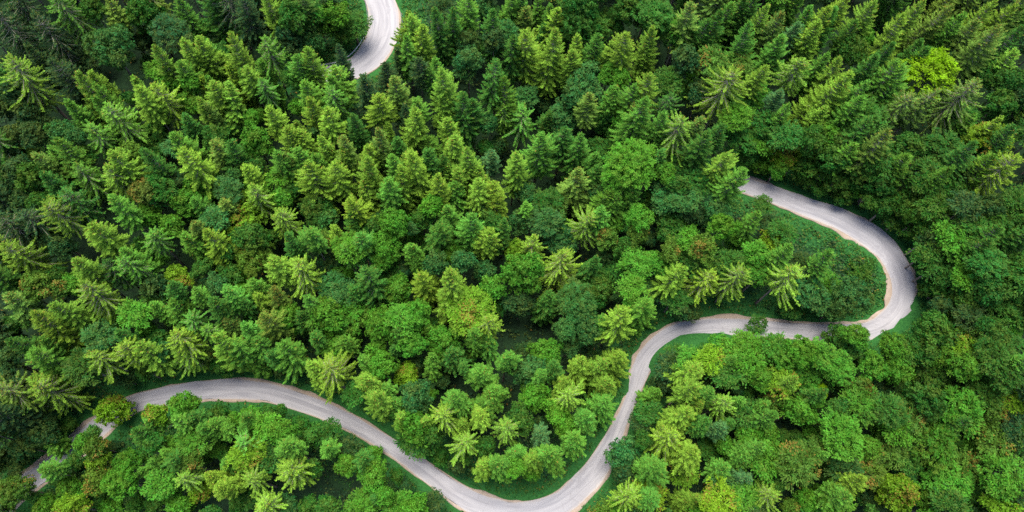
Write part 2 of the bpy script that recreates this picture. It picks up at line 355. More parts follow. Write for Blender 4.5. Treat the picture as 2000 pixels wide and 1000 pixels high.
def conifer_mesh(R, Hc, kind, seed):
    """crown with its tip at z=0, hanging down to -Hc; radius R"""
    global rng
    keep = rng; rng = np.random.default_rng(seed)
    P, D, N_, L, W, C, TV, TF, nv = [], [], [], [], [], [], [], [], 0
    wide = kind == 'w'
    z = .3; az0 = rng.random() * 6.3
    step = (.30 if wide else .265) * R ** .62
    lobes = rng.random(3) * 6.3
    while z < Hc * .97:
        t = z / Hc
        prof = (1 - math.exp(-3.4 * t)) / (1 - math.exp(-3.4)) if wide else t ** .58
        if t > .72: prof *= 1 - .55 * ((t - .72) / .28)
        nb = (5 if t < .1 else 9) if wide else (5 if t < .1 else 7 if t < .3 else 9)
        if t > .6: nb -= 1
        for b in range(nb):
            a = az0 + (b + rng.uniform(-.42, .42)) * 2 * math.pi / nb
            asym = 1 + (.10 + .16 * t) * math.sin(a + lobes[0]) + .13 * math.sin(2 * a + lobes[1] + 3 * t)
            Lb = max(.45, R * prof * asym * rng.uniform(.62 if wide else .70, 1.18))
            if rng.random() < .10: Lb *= .6
            e0 = math.radians(np.interp(t, [0, .08, .3, .65, 1], [64, 40, 13, -13, -28]) + rng.uniform(-9, 9))
            if wide: e0 -= math.radians(6)
            u = np.array([math.cos(a), math.sin(a), 0]); lat = np.array([-u[1], u[0], 0])
            curve = (-.18 if wide else -.06) + rng.uniform(-.06, .06); tipup = .17 if wide else .22
            bend = rng.uniform(-.14, .14)
            def spine(s):
                s = np.asarray(s, float)[:, None]
                up = math.sin(e0) * s + (curve * s ** 2 + tipup * s ** 4)
                return np.array([0, 0, -z]) + Lb * (s * math.cos(e0) * u + bend * s ** 2 * lat + up * np.array([0, 0, 1]))
            sp = .14 if wide else .145
            n = max(4, int(Lb / sp))
            s0 = .22 if t > .25 else .05
            ss = np.linspace(s0, 1, n); pp = spine(ss); tt = unit(np.gradient(pp, axis=0))
            cl = rng.normal(0, .10)
            wmax = (.21 if wide else .33) * (1 + .09 * Lb)
            for side in (1, -1):
                ang = np.radians(np.interp(ss, [0, 1], [68, 24]) + rng.uniform(-14, 14, n))
                d = tt * np.cos(ang)[:, None] + side * lat * np.sin(ang)[:, None]
                d[:, 2] += rng.uniform(-.42, -.02, n)
                l = wmax * np.interp(ss, [0, .35, .75, 1], [.7, 1.15, 1.0, .62]) * rng.uniform(.75, 1.25, n) + .10
                nn = np.array([0, 0, 1.0]) + side * lat * .35 + rng.normal(0, .34, (n, 3))
                P.append(pp + rng.normal(0, .03, (n, 3))); D.append(d); N_.append(nn); L.append(l); W.append(l * rng.uniform(.30, .44, n)); C.append(tint(n, cl + .10 * (ss - .5)))
            # young shoots standing along the bough and at its end, twigs hanging below
            m = max(3, n // 2); q = 1 - .8 * rng.random(m) ** 1.6; p2 = spine(q)
            d = u * rng.uniform(.3, 1.0, (m, 1)) + lat * rng.uniform(-.7, .7, (m, 1)) + np.array([0, 0, 1]) * rng.uniform(.05, .6, (m, 1))
            l = rng.uniform(.24, .46, m); P.append(p2); D.append(d); N_.append(np.array([0, 0, .8]) + rng.normal(0, .6, (m, 3))); L.append(l); W.append(l * .42); C.append(tint(m, cl + .26))
            if wide and t > .15:
                m = n; q = rng.uniform(.2, 1, m); p2 = spine(q)
                d = np.array([0, 0, -1]) + rng.normal(0, .3, (m, 3)); l = rng.uniform(.3, .62, m)
                P.append(p2); D.append(d); N_.append(lat + rng.normal(0, .5, (m, 3))); L.append(l); W.append(l * .4); C.append(tint(m, cl - .05))
            if Lb > .8:
                v, f = tube(spine(np.linspace(0, .72 if wide else .5, 4)) + np.array([0, 0, .02]), np.array([1, .75, .5, .2]) * (.022 * Lb + .012), 4); TV.append(v); TF.append(f + nv); nv += len(v)
        az0 += 2.4; z += step * rng.uniform(.8, 1.2) * (.66 if t < .12 else 1)
    # leader
    n = 14; zz = rng.uniform(-.9, .25, n); d = np.stack([rng.normal(0, .5, n), rng.normal(0, .5, n), np.ones(n)], 1)
    P.append(np.stack([0 * zz, 0 * zz, zz], 1)); D.append(d); N_.append(rng.normal(0, 1, (n, 3))); L.append(np.full(n, .4)); W.append(np.full(n, .16)); C.append(tint(n, .1))
    # cones hang in the top third (rust channel set so that cone-bearing trees show them)
    P, D, N_, L, W, C = map(np.concatenate, (P, D, N_, L, W, C))
    topm = np.exp(-((-P[:, 2]) / (Hc * .22)) ** 2); C[:, 2] = np.where(rng.random(len(C)) < topm, rng.uniform(.35, 1, len(C)), C[:, 2] * .55)
    V = leaf_quads(P, D, N_, L, W); nq = len(P)
    tv = np.concatenate(TV); tf = np.concatenate(TF) + len(V)
    Vv = np.concatenate([V, tv]); Fq = np.concatenate([np.arange(4 * nq).reshape(-1, 4), tf])
    cc = np.concatenate([np.repeat(C, 4, 0), np.tile([.5, 0, 0, 1], (len(tv), 1))])
    me = mesh_from('crown', Vv, Fq, [M_needle, M_limb], fm=np.concatenate([np.zeros(nq), np.ones(len(tf))]), col=cc)
    rng = keep; return me

def broadleaf_mesh(R, kind, seed, leaf=.5):
    """crown centred on z=0 (a little deeper below), radius R"""
    global rng
    keep = rng; rng = np.random.default_rng(seed)
    P, D, N_, L, W, C = [], [], [], [], [], []
    up = np.array([0, 0, 1.0])
    # lobes: domes that make up the crown
    lob = []
    if kind == 'A': nl = max(4, int(3 + R * 1.2)); rl = (.42, .58)
    elif kind == 'B': nl = max(5, int(4 + R * 1.3)); rl = (.36, .56)
    else: nl = max(6, int(5 + R * 2.0)); rl = (.26, .40)
    for i in range(nl):
        a = i * 2.4 + rng.uniform(-.5, .5); rr = math.sqrt((i + .4) / nl)
        h = (1 - rr ** (1.15 if kind == 'C' else 2)) * (1.35 if kind == 'C' else .62) * R + rng.uniform(-.2, .2) * R
        q = R * rng.uniform(*rl)
        lob.append((np.array([math.cos(a) * rr * R * .72, math.sin(a) * rr * R * .72, h - .1 * R]), q))
    lob.append((np.array([0, 0, .0]), R * .72))
    lob.append((np.array([rng.uniform(-.1, .1) * R, rng.uniform(-.1, .1) * R, -.42 * R]), R * .70))
    for li, (c, q) in enumerate(lob):
        big = li >= nl
        lt = rng.normal(0, .06); ly = abs(rng.normal(0, .22))
        ncl = int((21 if kind == 'A' else 17) * (q / 1.4) ** 1.6) + 8
        if big: ncl = int(ncl * .8)
        for k in range(ncl):
            zz = rng.uniform(-.35 if not big else -.8, 1); a = rng.uniform(0, 6.283); s = math.sqrt(max(0, 1 - zz * zz))
            nrm = np.array([s * math.cos(a), s * math.sin(a), zz])
            ctr = c + nrm * q * (rng.uniform(.80, 1.06) if kind == 'A' else rng.uniform(.70, 1.2)) * np.array([1, 1, .86])
            ct = lt + rng.normal(0, .16)
            if kind == 'B':       # flat sprays of beech: fans lying outwards and drooping a little
                out = unit(nrm * np.array([1, 1, .25]) + np.array([0, 0, .02]) + rng.normal(0, .15, 3))
                n = int(20 * max(.8, (q / 1.5) ** .3)); fl = rng.uniform(.8, 1.35)
                lat = unit(np.cross(out, up)); fan = rng.uniform(-1, 1, n); dist = rng.random(n) ** .6 * fl
                p = ctr + out * dist[:, None] + lat * (fan * dist * .55)[:, None] - up * (dist ** 2 * .18)[:, None] + rng.normal(0, .05, (n, 3))
                d = out + lat * (fan * .9)[:, None] + rng.normal(0, .2, (n, 3)) - up * .15
                nn = up * .9 + nrm * .6 + rng.normal(0, .33, (n, 3)); l = leaf * rng.uniform(.7, 1.25, n); w = l * rng.uniform(.42, .6, n)
            else:
                rc = rng.uniform(.34, .62)
                n = int(27 * (rc / .5) ** 1.5)
                v = unit(rng.normal(0, 1, (n, 3)) + nrm * 1.0 + up * .25)
                p = ctr + v * rc * rng.uniform(.55, 1.05, (n, 1)) * np.array([1, 1, .8])
                nn = v + rng.normal(0, .38, (n, 3)) + up * .25
                d = rng.normal(0, 1, (n, 3)) + v * .35; d = d - nn * (np.sum(d * nn, 1) / np.sum(nn * nn, 1))[:, None] * .75
                l = leaf * rng.uniform(.65, 1.2, n) * (.88 if kind == 'A' else 1.0); w = l * rng.uniform(.5, .72, n)
            P.append(p); D.append(d); N_.append(nn); L.append(l); W.append(w); tc_ = tint(len(p), ct); tc_[:, 1] = np.clip(tc_[:, 1] * .6 + ly + rng.normal(0, .08), 0, 1); C.append(tc_)
    P, D, N_, L, W, C = map(np.concatenate, (P, D, N_, L, W, C))
    C[:, 2] = np.clip(.5 + .25 * np.sin(P[:, 0] * 1.3 / R * 2 + seed) + .25 * np.sin(P[:, 1] * 1.7 / R * 2 + seed * 2) + rng.normal(0, .22, len(C)), 0, .96)
    V = leaf_quads(P, D, N_, L, W); nq = len(P)
    # limbs
    TV, TF, nv = [], [], len(V)
    for c, q in lob[:nl]:
        s = np.linspace(0, 1, 4)[:, None]; base = np.array([0, 0, -1.05 * R]); pts = base * (1 - s) + c * s + np.array([0, 0, .12 * R]) * np.sin(s * 3.14) * -1
        v, f = tube(pts, np.array([.05, .038, .026, .012]) * R * .55, 5); TV.append(v); TF.append(f + nv); nv += len(v)
    tv = np.concatenate(TV); tf = np.concatenate(TF)
    me = mesh_from('crown', np.concatenate([V, tv]), np.concatenate([np.arange(4 * nq).reshape(-1, 4), tf]), [M_leaf, M_bark],
                   fm=np.concatenate([np.zeros(nq), np.ones(len(tf))]), col=np.concatenate([np.repeat(C, 4, 0), np.tile([.5, 0, 0, 1], (len(tv), 1))]))
    rng = keep; return me

def trunk_mesh(seed, conical):
    r = np.random.default_rng(seed); h = np.linspace(0, 1, 9)
    off = np.cumsum(r.normal(0, .05, (9, 2)), 0) * (0.12 if conical else .5); off -= off[0]; off = off - h[:, None] * off[-1] if True else off
    rad = (1.0 - .93 * h if conical else 1.0 - .6 * h); rad[0] *= 1.35
    v, f = tube(np.stack([off[:, 0] * 3, off[:, 1] * 3, h], 1) * np.array([1, 1, 1]), rad, 8)
    return mesh_from('trunk', v, f, [M_bark], smooth_shade=True)

PROTO = {}
SIZES = {'s': (2.1, 3.0, 4.2, 5.4), 'w': (3.4, 4.6, 6.0), 'A': (1.7, 2.6, 3.7, 5.2), 'B': (1.7, 2.6, 3.7, 5.2), 'C': (1.7, 2.6, 3.7, 5.2)}
ASPECT = {'s': 3.7, 'w': 2.7}
NVAR = {'s': 6, 'w': 5, 'A': 3, 'B': 3, 'C': 3}
def proto(kind, R, pick):
    sz = min(SIZES[kind], key=lambda q: abs(math.log(q / R))); v = pick % NVAR[kind]; key = (kind, sz, v)
    if key not in PROTO:
        sd = hash((ord(kind), int(sz * 10), v)) % 100000
        sd = ord(kind) * 131 + int(sz * 10) * 17 + v
        PROTO[key] = conifer_mesh(sz, sz * ASPECT[kind] * (1 + .11 * (v - 2)), kind, sd) if kind in 'sw' else broadleaf_mesh(sz, kind, sd, .34 + .04 * min(sz, 4) / 2)
    return PROTO[key], R / sz
TR_C = [trunk_mesh(i, True) for i in range(3)]; TR_B = [trunk_mesh(10 + i, False) for i in range(3)]

PAL = {  # leaf colours of the trees themselves (linear)
    's': {'d': (.016, .054, .026), 't': (.042, .120, .050), 'm': (.030, .112, .022), 'g': (.064, .178, .028), 'y': (.125, .228, .030), 'o': (.092, .165, .034), 'l': (.11, .19, .01)},
    'b': {'d': (.009, .050, .021), 't': (.016, .086, .028), 'm': (.014, .082, .015), 'g': (.040, .152, .016), 'y': (.095, .195, .012), 'o': (.044, .110, .018), 'l': (.140, .270, .004), 'r': (.085, .11, .022)}}
ALPHA = {'d': .99, 't': .99, 'm': .985, 'g': .98, 'y': .95, 'o': .87, 'l': .99, 'r': .60}
CW = {'d': 'dark green', 't': 'cool green', 'm': 'mid-green', 'g': 'fresh green', 'y': 'yellow-green', 'o': 'olive-tinged', 'l': 'lime-green', 'r': 'rust-tinged'}

# ------------------------------------------------------------------ the trees, as read off the photo: kind+colour, x, y, radius
TREES = """
wg 98 -18 45;wd -22 10 45;wd 22 -18 35;wd 65 26 45;sd 53 89 25;bt 212 85 46;bm 180 15 28;so 210 -5 30;bm 285 25 42;bd 330 60 40;sg 345 -8 32;ud 290 70 18;ut 287 117 14;wy 17 110 58;sd 98 118 38;sy 152 142 32;sy 176 142 25;sg 185 165 38;bg 130 215 24;bm 160 235 20;sg 182 190 20;wy 207 205 42;bm 252 190 18;sy 301 90 30;sy 358 78 30;sy 386 74 28;bg 310 133 24;sg 350 121 24;sy 385 130 18;sy 261 152 26;sy 270 170 32;wy 300 165 38;bg 335 155 22;bg 368 158 22;sy 393 150 18;bg 368 195 24;sy 388 192 20;bm 360 240 20;bm 8 150 25;bd 25 178 28;bd 12 205 30;bd 60 225 30
wd 440 -20 38;sd 470 -15 35;sy 515 -10 36;sy 450 65 42;sg 402 80 24;bm 430 95 18;wg 516 74 40;bm 570 30 42;bd 560 80 38;bt 600 75 30;bg 650 20 38;bm 690 45 26;bm 672 62 22;bm 615 15 30;sd 660 88 23;sy 599 94 36;sg 578 110 28;sg 510 119 30;sy 480 132 26;sy 445 127 22;sg 470 135 16;wg 509 154 30;bm 565 150 18;sg 593 160 30;sy 603 192 28;wg 647 172 36;sy 652 132 30;sg 645 150 20;sd 710 150 30;sd 752 124 24;so 768 152 32;sy 738 187 34;sy 638 213 30;bt 620 235 15;bm 688 240 22;sy 415 162 30;sy 447 163 34;sg 405 150 20;sy 524 210 32;bg 490 228 18;bg 508 226 18;bm 445 250 28;so 402 205 20;sy 577 238 18;sy 757 240 16;sd 790 205 18;sy 798 25 25;sg 793 70 24;sd 775 95 18
sm 848 17 32;sm 885 17 28;sg 915 -8 34;sy 826 50 30;sy 801 32 26;bd 865 12 22;sm 963 20 26;bt 950 15 24;bt 985 60 26;bd 965 75 28;sg 1003 -15 26;sg 1020 -18 24;so 1028 15 28;sg 1052 -10 24;sg 1075 10 18;sy 1090 18 28;sm 1062 50 20;bm 1130 25 52;bm 1160 45 34;bm 1115 60 24;sy 1026 60 42;sy 1085 58 46;sm 1003 70 30;sy 1117 100 34;sy 1128 68 20;sg 1170 68 26;sy 1198 82 24;sm 969 118 36;sg 984 151 38;sg 850 115 26;sm 838 135 24;sy 862 137 40;sd 817 115 30;sy 868 182 30;sm 905 182 38;sm 922 195 26;sg 812 195 26;sy 812 215 30;sy 873 234 28;bt 915 110 30;bd 912 72 24;bt 912 128 22;wy 982 205 28;wg 1020 210 36;bt 950 240 20;bt 1025 185 24;bt 1140 165 34;bt 1120 185 28;bt 1150 140 30;bg 1190 140 24;bt 1100 215 30;bt 1105 235 24;so 1152 183 28;sg 1195 172 30
sy 1222 65 34;sy 1275 53 30;bm 1225 15 30;bm 1283 20 36;bm 1290 42 30;so 1350 5 36;bm 1320 70 28;bg 1338 50 24;sm 1385 38 34;sm 1408 22 34;sm 1430 7 30;sm 1455 -5 30;sm 1478 -12 25;sy 1500 10 30;sm 1463 44 38;so 1529 25 32;sm 1527 70 34;st 1560 45 26;sm 1568 -5 26;sg 1583 14 26;sg 1532 -12 24;sy 1600 42 28;bd 1340 112 36;bo 1390 120 34;sg 1428 105 20;bo 1450 125 20;wy 1436 138 58;bd 1375 170 34;bg 1470 172 32;bm 1465 195 28;wy 1567 116 44;so 1497 130 26;st 1525 178 20;sm 1540 205 34;bg 1440 225 30;bo 1468 225 22;bm 1500 240 30;sg 1240 165 34;sy 1270 145 32;bm 1305 155 30;wm 1310 185 30;sg 1262 192 40;sg 1297 220 32;so 1237 205 22;bg 1212 150 24;bg 1203 185 20;wy 1333 230 46;so 1372 232 26;bg 1220 230 26
sy 1620 15 30;sy 1655 -5 28;so 1710 3 34;sy 1805 2 40;sy 1765 28 34;so 1860 12 34;sg 1882 28 24;so 1945 2 30;so 1985 10 30;so 1910 40 30;so 1952 52 42;sm 1998 52 36;bg 1685 70 34;bm 1670 95 32;sm 1632 15 26;sm 1672 42 24;sm 1745 85 28;sm 1800 78 30;sm 1618 105 26;so 1640 113 36;so 1662 143 44;sm 1712 108 34;sm 1753 118 32;sm 1725 138 34;sm 1765 130 34;sm 1813 95 30;bl 1822 135 54;bl 1846 108 24;wo 1910 156 50;wo 1832 176 40;wo 1785 185 42;bm 1945 140 30;bm 1978 155 32;bm 1960 195 34;bm 1880 225 28;so 1955 230 28;bd 1998 180 26;so 1985 100 30;bg 1660 210 26;sy 1612 210 24;bm 1700 220 32;bm 1675 240 26;sm 1745 165 34;sm 1695 160 30;sm 1685 190 28;bd 1875 100 20
bd 20 265 34;bd 60 260 30;bt 118 255 24;bt 148 265 20;wg 178 246 36;bt 88 282 18;bo 55 298 18;so 66 302 22;sg 112 272 32;sg 98 288 28;bm 160 300 24;bd 32 328 36;bm 58 345 34;bd 12 365 32;bm 82 355 22;bd 48 380 24;wg 147 320 38;sy 216 297 32;bo 255 300 24;bo 265 318 22;sm 278 292 34;wy 208 325 42;br 275 368 30;bm 310 365 36;sg 336 263 30;sy 355 292 40;bt 335 285 18;bd 345 352 20;bg 392 335 22;bg 388 365 30;bg 362 392 28;bg 375 408 26;sg 218 384 34;bg 290 420 34;bg 337 440 28;wg 295 455 36;wy 88 400 56;wm 125 375 45;bm 70 392 22;bm 105 378 20;wd 0 420 48;wd 45 415 40;wy 5 477 52;sy 178 440 40;bd 95 465 32;bd 120 480 28;sg 238 488 26;bm 268 482 22;bm 285 488 20;so 378 435 24;sg 360 460 32
bm 420 265 26;so 416 277 28;sm 450 276 30;bg 500 275 36;bg 540 315 24;bg 408 345 26;bg 412 365 26;sy 478 325 24;bm 500 322 24;bg 490 355 18;bt 455 342 18;bt 445 370 24;wy 492 362 36;bg 545 352 32;bg 548 388 26;bm 565 370 24;by 470 412 44;so 435 392 20;bt 415 425 22;wy 545 412 36;sy 560 250 26;sy 585 255 28;sg 580 292 34;so 553 300 26;sy 625 268 28;sy 647 288 20;sg 612 302 22;so 670 267 32;sy 670 292 24;sy 600 317 42;sy 653 318 34;sy 718 285 30;sy 717 307 38;sy 712 347 30;sg 757 350 32;sg 765 304 26;sy 797 297 32;sy 782 325 34;so 738 252 28;sm 775 270 20;bt 615 258 18;sy 682 390 34;bm 615 405 32;bt 640 425 26;bg 683 435 26;bm 730 440 26;bg 770 430 30;bg 752 475 36;bg 680 480 30;bg 702 480 28;by 655 460 22;bg 605 475 30;bo 632 460 16;bm 560 475 24;bm 490 460 36;sy 400 450 34;bm 440 440 22;bm 445 490 18;bt 742 422 18
sg 833 268 24;sm 835 292 22;sy 802 297 42;sy 888 268 32;sy 912 290 32;sm 866 305 24;st 960 298 24;sy 873 322 22;sy 895 332 28;sy 855 342 30;bg 888 375 24;sy 935 328 28;sy 935 352 30;sy 965 358 30;bt 928 322 18;sy 972 380 38;sy 1009 299 36;sg 1058 263 42;sg 1135 263 34;sm 1105 250 32;so 1130 330 46;bt 1028 375 26;bt 1015 430 26;bm 1075 400 34;bt 1065 430 30;bg 840 402 26;bm 825 425 26;bg 872 425 28;bt 922 408 26;sg 922 420 32;bt 945 412 20;bm 960 430 28;bm 985 450 26;sy 958 450 32;wy 1043 462 40;wy 1153 420 42;by 1008 490 26;bm 855 465 30;bg 880 490 26;bt 805 445 18;bg 803 495 22;bt 1090 460 28;bo 1175 425 24;bg 1195 392 26;bt 1170 375 28;bm 1170 340 20;bo 1185 465 24
bg 1235 315 52;bg 1210 340 34;sm 1293 295 26;sm 1382 260 36;sy 1421 302 38;sg 1455 332 38;bm 1360 352 28;bm 1328 360 24;bt 1305 385 26;bt 1335 388 26;bd 1355 405 24;bg 1205 398 24;bg 1252 425 30;bo 1245 452 26;bm 1310 435 28;bg 1338 460 24;bm 1298 455 18;bg 1415 440 30;sg 1482 415 28;bg 1443 462 20;bt 1390 422 24;bm 1493 397 16;bt 1400 408 24;bo 1375 485 34;bm 1228 485 32;bo 1310 485 24;by 1508 475 28;sg 1545 480 26;bg 1480 492 18;bm 1530 450 22;bg 1250 500 18;bm 1412 262 24;bm 1450 272 30;bg 1478 272 24;bm 1500 285 26;by 1535 300 36;bg 1522 325 28;bm 1460 305 22;bm 1590 270 34;bm 1585 315 34;bm 1540 260 30
bg 1615 262 30;bm 1660 275 32;bm 1635 305 34;bg 1670 300 26;bm 1700 255 30;so 1735 255 36;bm 1690 335 34;bm 1730 310 34;bm 1775 285 36;bm 1845 285 36;bg 1775 325 30;bm 1725 355 34;bg 1760 345 26;bm 1810 340 34;bm 1850 350 36;bg 1860 345 24;bm 1775 395 34;bg 1780 410 24;bm 1735 400 28;bm 1640 345 30;bm 1615 330 24;by 1935 268 34;bm 1905 300 30;bm 1980 270 30;wy 1988 305 46;sm 1942 305 34;bd 1885 325 26;bd 1940 400 34;bm 1985 395 32;bm 1910 440 34;bg 1875 462 34;bm 1835 450 30;bd 1815 465 24;bm 1815 492 26;bm 1850 492 30;bm 1960 425 32;by 1985 430 24;bm 1955 465 30;bm 1990 470 26;bm 1935 490 28;bd 1895 400 24;bm 1830 400 26;bm 1700 385 20
bo 70 555 36;so 15 575 34;bm 105 538 22;bo 118 562 22;bg 145 550 28;sy 145 508 34;wy 160 552 48;wm 205 510 34;wg 235 505 40;by 345 540 32;bd 300 558 30;bg 380 582 20;bm 390 525 22;bm 300 592 24;bg 258 612 26;bg 297 612 24;bg 283 640 20;bg 335 612 30;wg 370 618 30;wy 340 650 40;wy 350 675 40;sy 65 610 44;sy 100 595 34;bm 52 615 22;bm 22 632 22;sg 80 662 24;sm 15 665 36;bt 185 625 18;bt 192 660 28;bm 228 665 24;bm 308 660 24;wy 237 672 40;sy 272 672 34;wy 184 690 40;bt 318 685 24;sg 62 687 44;bm 160 712 30;bd 12 700 30;bd 5 735 30;sy 60 740 24;bm 325 712 22;bm 280 720 24;bd 235 735 26
bo 493 500 44;sy 535 505 32;wy 580 510 48;bm 535 545 24;bm 450 535 24;sg 492 548 24;bg 473 572 22;by 500 590 20;bg 440 585 26;so 535 562 28;so 512 615 34;bg 558 612 28;bg 562 640 20;bg 600 600 28;bg 635 612 40;bg 680 615 36;bg 650 650 34;sm 712 525 38;bg 778 565 34;bg 672 502 28;bg 745 508 24;bg 745 635 42;bg 785 620 34;bg 735 685 22;sg 672 660 26;bg 650 690 26;bg 605 645 20;bm 612 675 26;sg 552 670 42;bm 525 712 30;bd 552 725 22;sg 502 660 26;bg 475 650 22;so 440 625 26;wg 398 640 30;sy 420 655 36;sg 460 672 32;sg 485 700 26;bm 437 710 26;so 395 690 24;sy 605 710 34;wy 640 715 48;sg 705 700 26;bg 745 715 28;by 790 732 22;sy 715 738 28;bm 415 605 26;bt 645 555 28;bt 670 570 22;bt 418 550 22
sy 822 535 32;sy 878 528 42;bg 960 562 32;bg 1020 530 46;wy 1098 492 46;bt 945 530 22;bt 850 512 26;bt 905 508 24;by 918 605 46;wy 955 622 44;bg 812 615 36;bg 805 670 28;bg 868 668 40;bg 925 665 28;bg 955 678 26;bg 845 712 24;bm 880 705 28;sg 990 695 28;bg 1068 685 38;bt 1032 725 34;bm 1072 595 30;bd 1015 590 30;bt 1125 580 34;bt 1140 612 34;bm 1170 565 34;bm 1165 525 30;bt 1105 640 28;bt 1150 640 30;bt 1115 672 26;sg 1180 622 28;sy 1138 700 30;sy 1178 705 36;sg 938 725 32;bg 1060 740 18;sy 1108 742 24;by 800 728 22
bg 1245 515 30;bg 1290 518 30;bg 1240 560 22;bt 1280 560 18;sy 1338 523 40;wy 1393 534 46;wy 1455 527 42;bg 1490 530 26;wy 1552 525 46;bm 1425 512 26;bg 1475 503 20;sy 1216 603 44;sg 1265 588 38;bm 1320 580 28;bg 1232 585 18;bd 1352 612 18;bd 1330 605 22;bm 1375 515 22;bt 1575 560 30;bt 1595 580 26;bd 1570 515 28;bm 1322 694 20;bg 1347 702 26;bg 1420 678 34;bm 1378 692 18;by 1395 700 28;by 1412 712 22;bg 1468 700 34;bg 1485 684 25;bm 1480 635 15;bg 1456 664 18;bg 1520 677 24;bg 1540 700 32;bg 1568 686 32;bg 1572 715 38;sg 1435 698 18;sy 1365 722 36;bg 1488 738 28;sy 1212 690 34;bd 1310 715 24;bm 1430 730 26;by 1530 748 24
bt 1668 575 48;bt 1635 600 32;sg 1623 490 34;bm 1602 572 18;um 1680 525 20;um 1695 515 16;bm 1830 520 30;bm 1870 545 30;bg 1890 540 24;bm 1900 575 34;bm 1850 560 24;by 1960 530 30;bm 1935 515 30;bm 1985 515 26;bm 1940 565 34;bm 1985 565 28;bd 1840 595 22;bm 1960 600 30;bm 1990 610 28;bd 1900 615 28;bm 1825 640 34;bm 1784 668 26;bm 1862 650 26;bm 1945 650 34;bg 1980 625 26;by 1893 680 34;bg 1850 695 34;bg 1885 715 38;bm 1945 690 36;bm 1985 680 30;bd 1930 725 30;bm 1970 730 34;bg 1674 654 27;bm 1665 672 30;bm 1640 654 27;bg 1750 678 30;bm 1778 680 26;bg 1708 715 30;bg 1760 720 34;bm 1812 690 26;bg 1645 720 26;bg 1606 694 26;bm 1615 700 20;bm 1825 725 30;bg 1985 720 26
wy 68 750 60;bm 40 775 26;wo -5 755 48;bo 12 830 28;bd 80 840 36;bd 38 870 30;bd 5 895 30;bd 40 895 18;by 220 802 36;bg 162 862 23;bg 95 880 26;bo 188 872 24;bm 180 845 18;by 188 895 26;bo 190 935 34;bg 245 903 30;bg 232 940 36;bg 135 955 28;bg 82 938 26;bo 28 955 38;bo 5 970 28;bg 88 990 28;by 138 990 32;bg 215 992 24;bg 308 945 22;bm 300 985 24;bm 262 860 28;bm 298 865 24;by 300 810 24;bg 285 832 20;bg 352 790 30;bg 376 786 17;bg 340 838 28;bg 330 868 18;bg 372 862 26;bg 392 850 22;bo 372 900 22;bm 335 912 24;wy 350 935 34;by 390 955 24;bg 335 968 22;bg 350 995 24
bm 420 812 26;bg 450 818 22;bg 485 812 20;bm 526 808 22;bm 548 800 16;bg 475 832 26;bg 518 830 20;bg 412 845 26;bg 552 845 32;bm 588 828 20;sg 555 868 36;bm 610 850 28;bm 640 842 20;bg 637 890 24;wg 470 862 36;by 480 885 32;bg 440 920 26;wy 487 933 36;wy 560 915 52;wy 512 985 38;by 425 975 30;by 405 945 24;bg 678 908 26;bm 705 910 22;bg 728 930 36;bg 705 988 28;bg 752 968 22;bt 560 990 22;bm 600 990 24;bm 640 990 24;um 668 870 16;bg 775 992 22;bg 797 997 20;um 700 890 14;bm 528 890 24;bm 610 912 22
sy 738 768 38;sg 752 755 24;sy 782 812 24;sg 772 785 24;bm 690 768 18;bg 814 826 42;bt 812 772 34;bm 815 856 34;bm 840 845 24;sg 885 768 40;wy 863 805 40;sy 828 820 24;sg 962 760 34;sg 945 785 34;sy 938 808 28;sy 905 825 22;wy 912 858 40;wy 990 830 36;bg 1045 770 36;wy 1110 765 44;bg 1085 805 28;sg 1150 810 34;sg 1185 780 38;sy 1190 745 30;st 1055 845 24;bm 1015 812 22;bm 1025 830 26;sg 1125 848 28;sg 1120 865 24;sy 945 905 32;sg 972 900 28;sg 1010 880 28;sy 1040 892 30;sg 1075 880 28;bg 1035 915 24;bg 1008 915 22;sg 1088 898 22;bm 950 872 24;bg 980 918 20;bm 905 890 16;bg 1105 830 22;bg 815 988 24;bg 790 988 22
bt 1222 885 40;bg 1285 785 30;bm 1270 805 22;sy 1357 752 34;sy 1345 800 38;sy 1372 785 26;wy 1422 780 36;sg 1450 780 20;wy 1315 845 44;sy 1360 882 40;sg 1288 908 40;by 1338 922 26;wy 1235 965 40;by 1272 968 24;bg 1282 990 24;sy 1362 970 32;by 1405 980 32;bg 1455 975 28;wy 1510 965 38;sg 1460 890 28;sg 1490 870 28;bg 1492 900 24;bg 1458 848 26;bg 1415 870 24;st 1412 830 20;bm 1385 838 24;bg 1500 845 24;bg 1515 828 28;bo 1520 780 30;by 1555 760 30;bg 1560 800 34;bg 1590 778 24;st 1462 932 26;bt 1420 945 20;sg 1420 910 26;bg 1520 885 20;bo 1565 900 40;bo 1545 930 26;bg 1575 975 28;bo 1548 990 22;bg 1380 995 24;bd 1252 822 18;bm 1258 860 22;bd 1218 925 26;bg 1215 992 22;bm 1462 805 26;sg 1390 765 26
bo 1680 758 34;bg 1682 790 34;bm 1640 795 26;bm 1612 780 22;bl 1600 762 16;bm 1740 800 34;bo 1775 815 34;bg 1758 842 26;bg 1880 795 44;bm 1812 780 34;bm 1930 765 34;by 1985 775 34;bo 1935 808 36;bo 1955 862 42;bg 1830 868 44;bm 1895 838 24;bg 1650 850 40;bg 1690 872 30;bo 1740 878 30;bm 1775 892 24;bo 1612 872 22;bg 1615 905 22;bt 1655 920 28;bo 1700 925 28;by 1685 950 24;by 1755 962 42;bg 1635 970 32;bg 1660 992 30;bg 1860 942 42;bg 1820 980 30;bo 1885 908 38;bm 1915 950 30;bg 1968 932 40;by 1965 975 40;bm 1925 908 22;bd 1990 900 26;bd 1990 835 30;bm 1860 990 28;bt 1770 925 26;bm 142 897 22;bm 112 934 20;bd 30 922 18;bm 1330 322 26;bg 1300 335 24
"""
trees = []
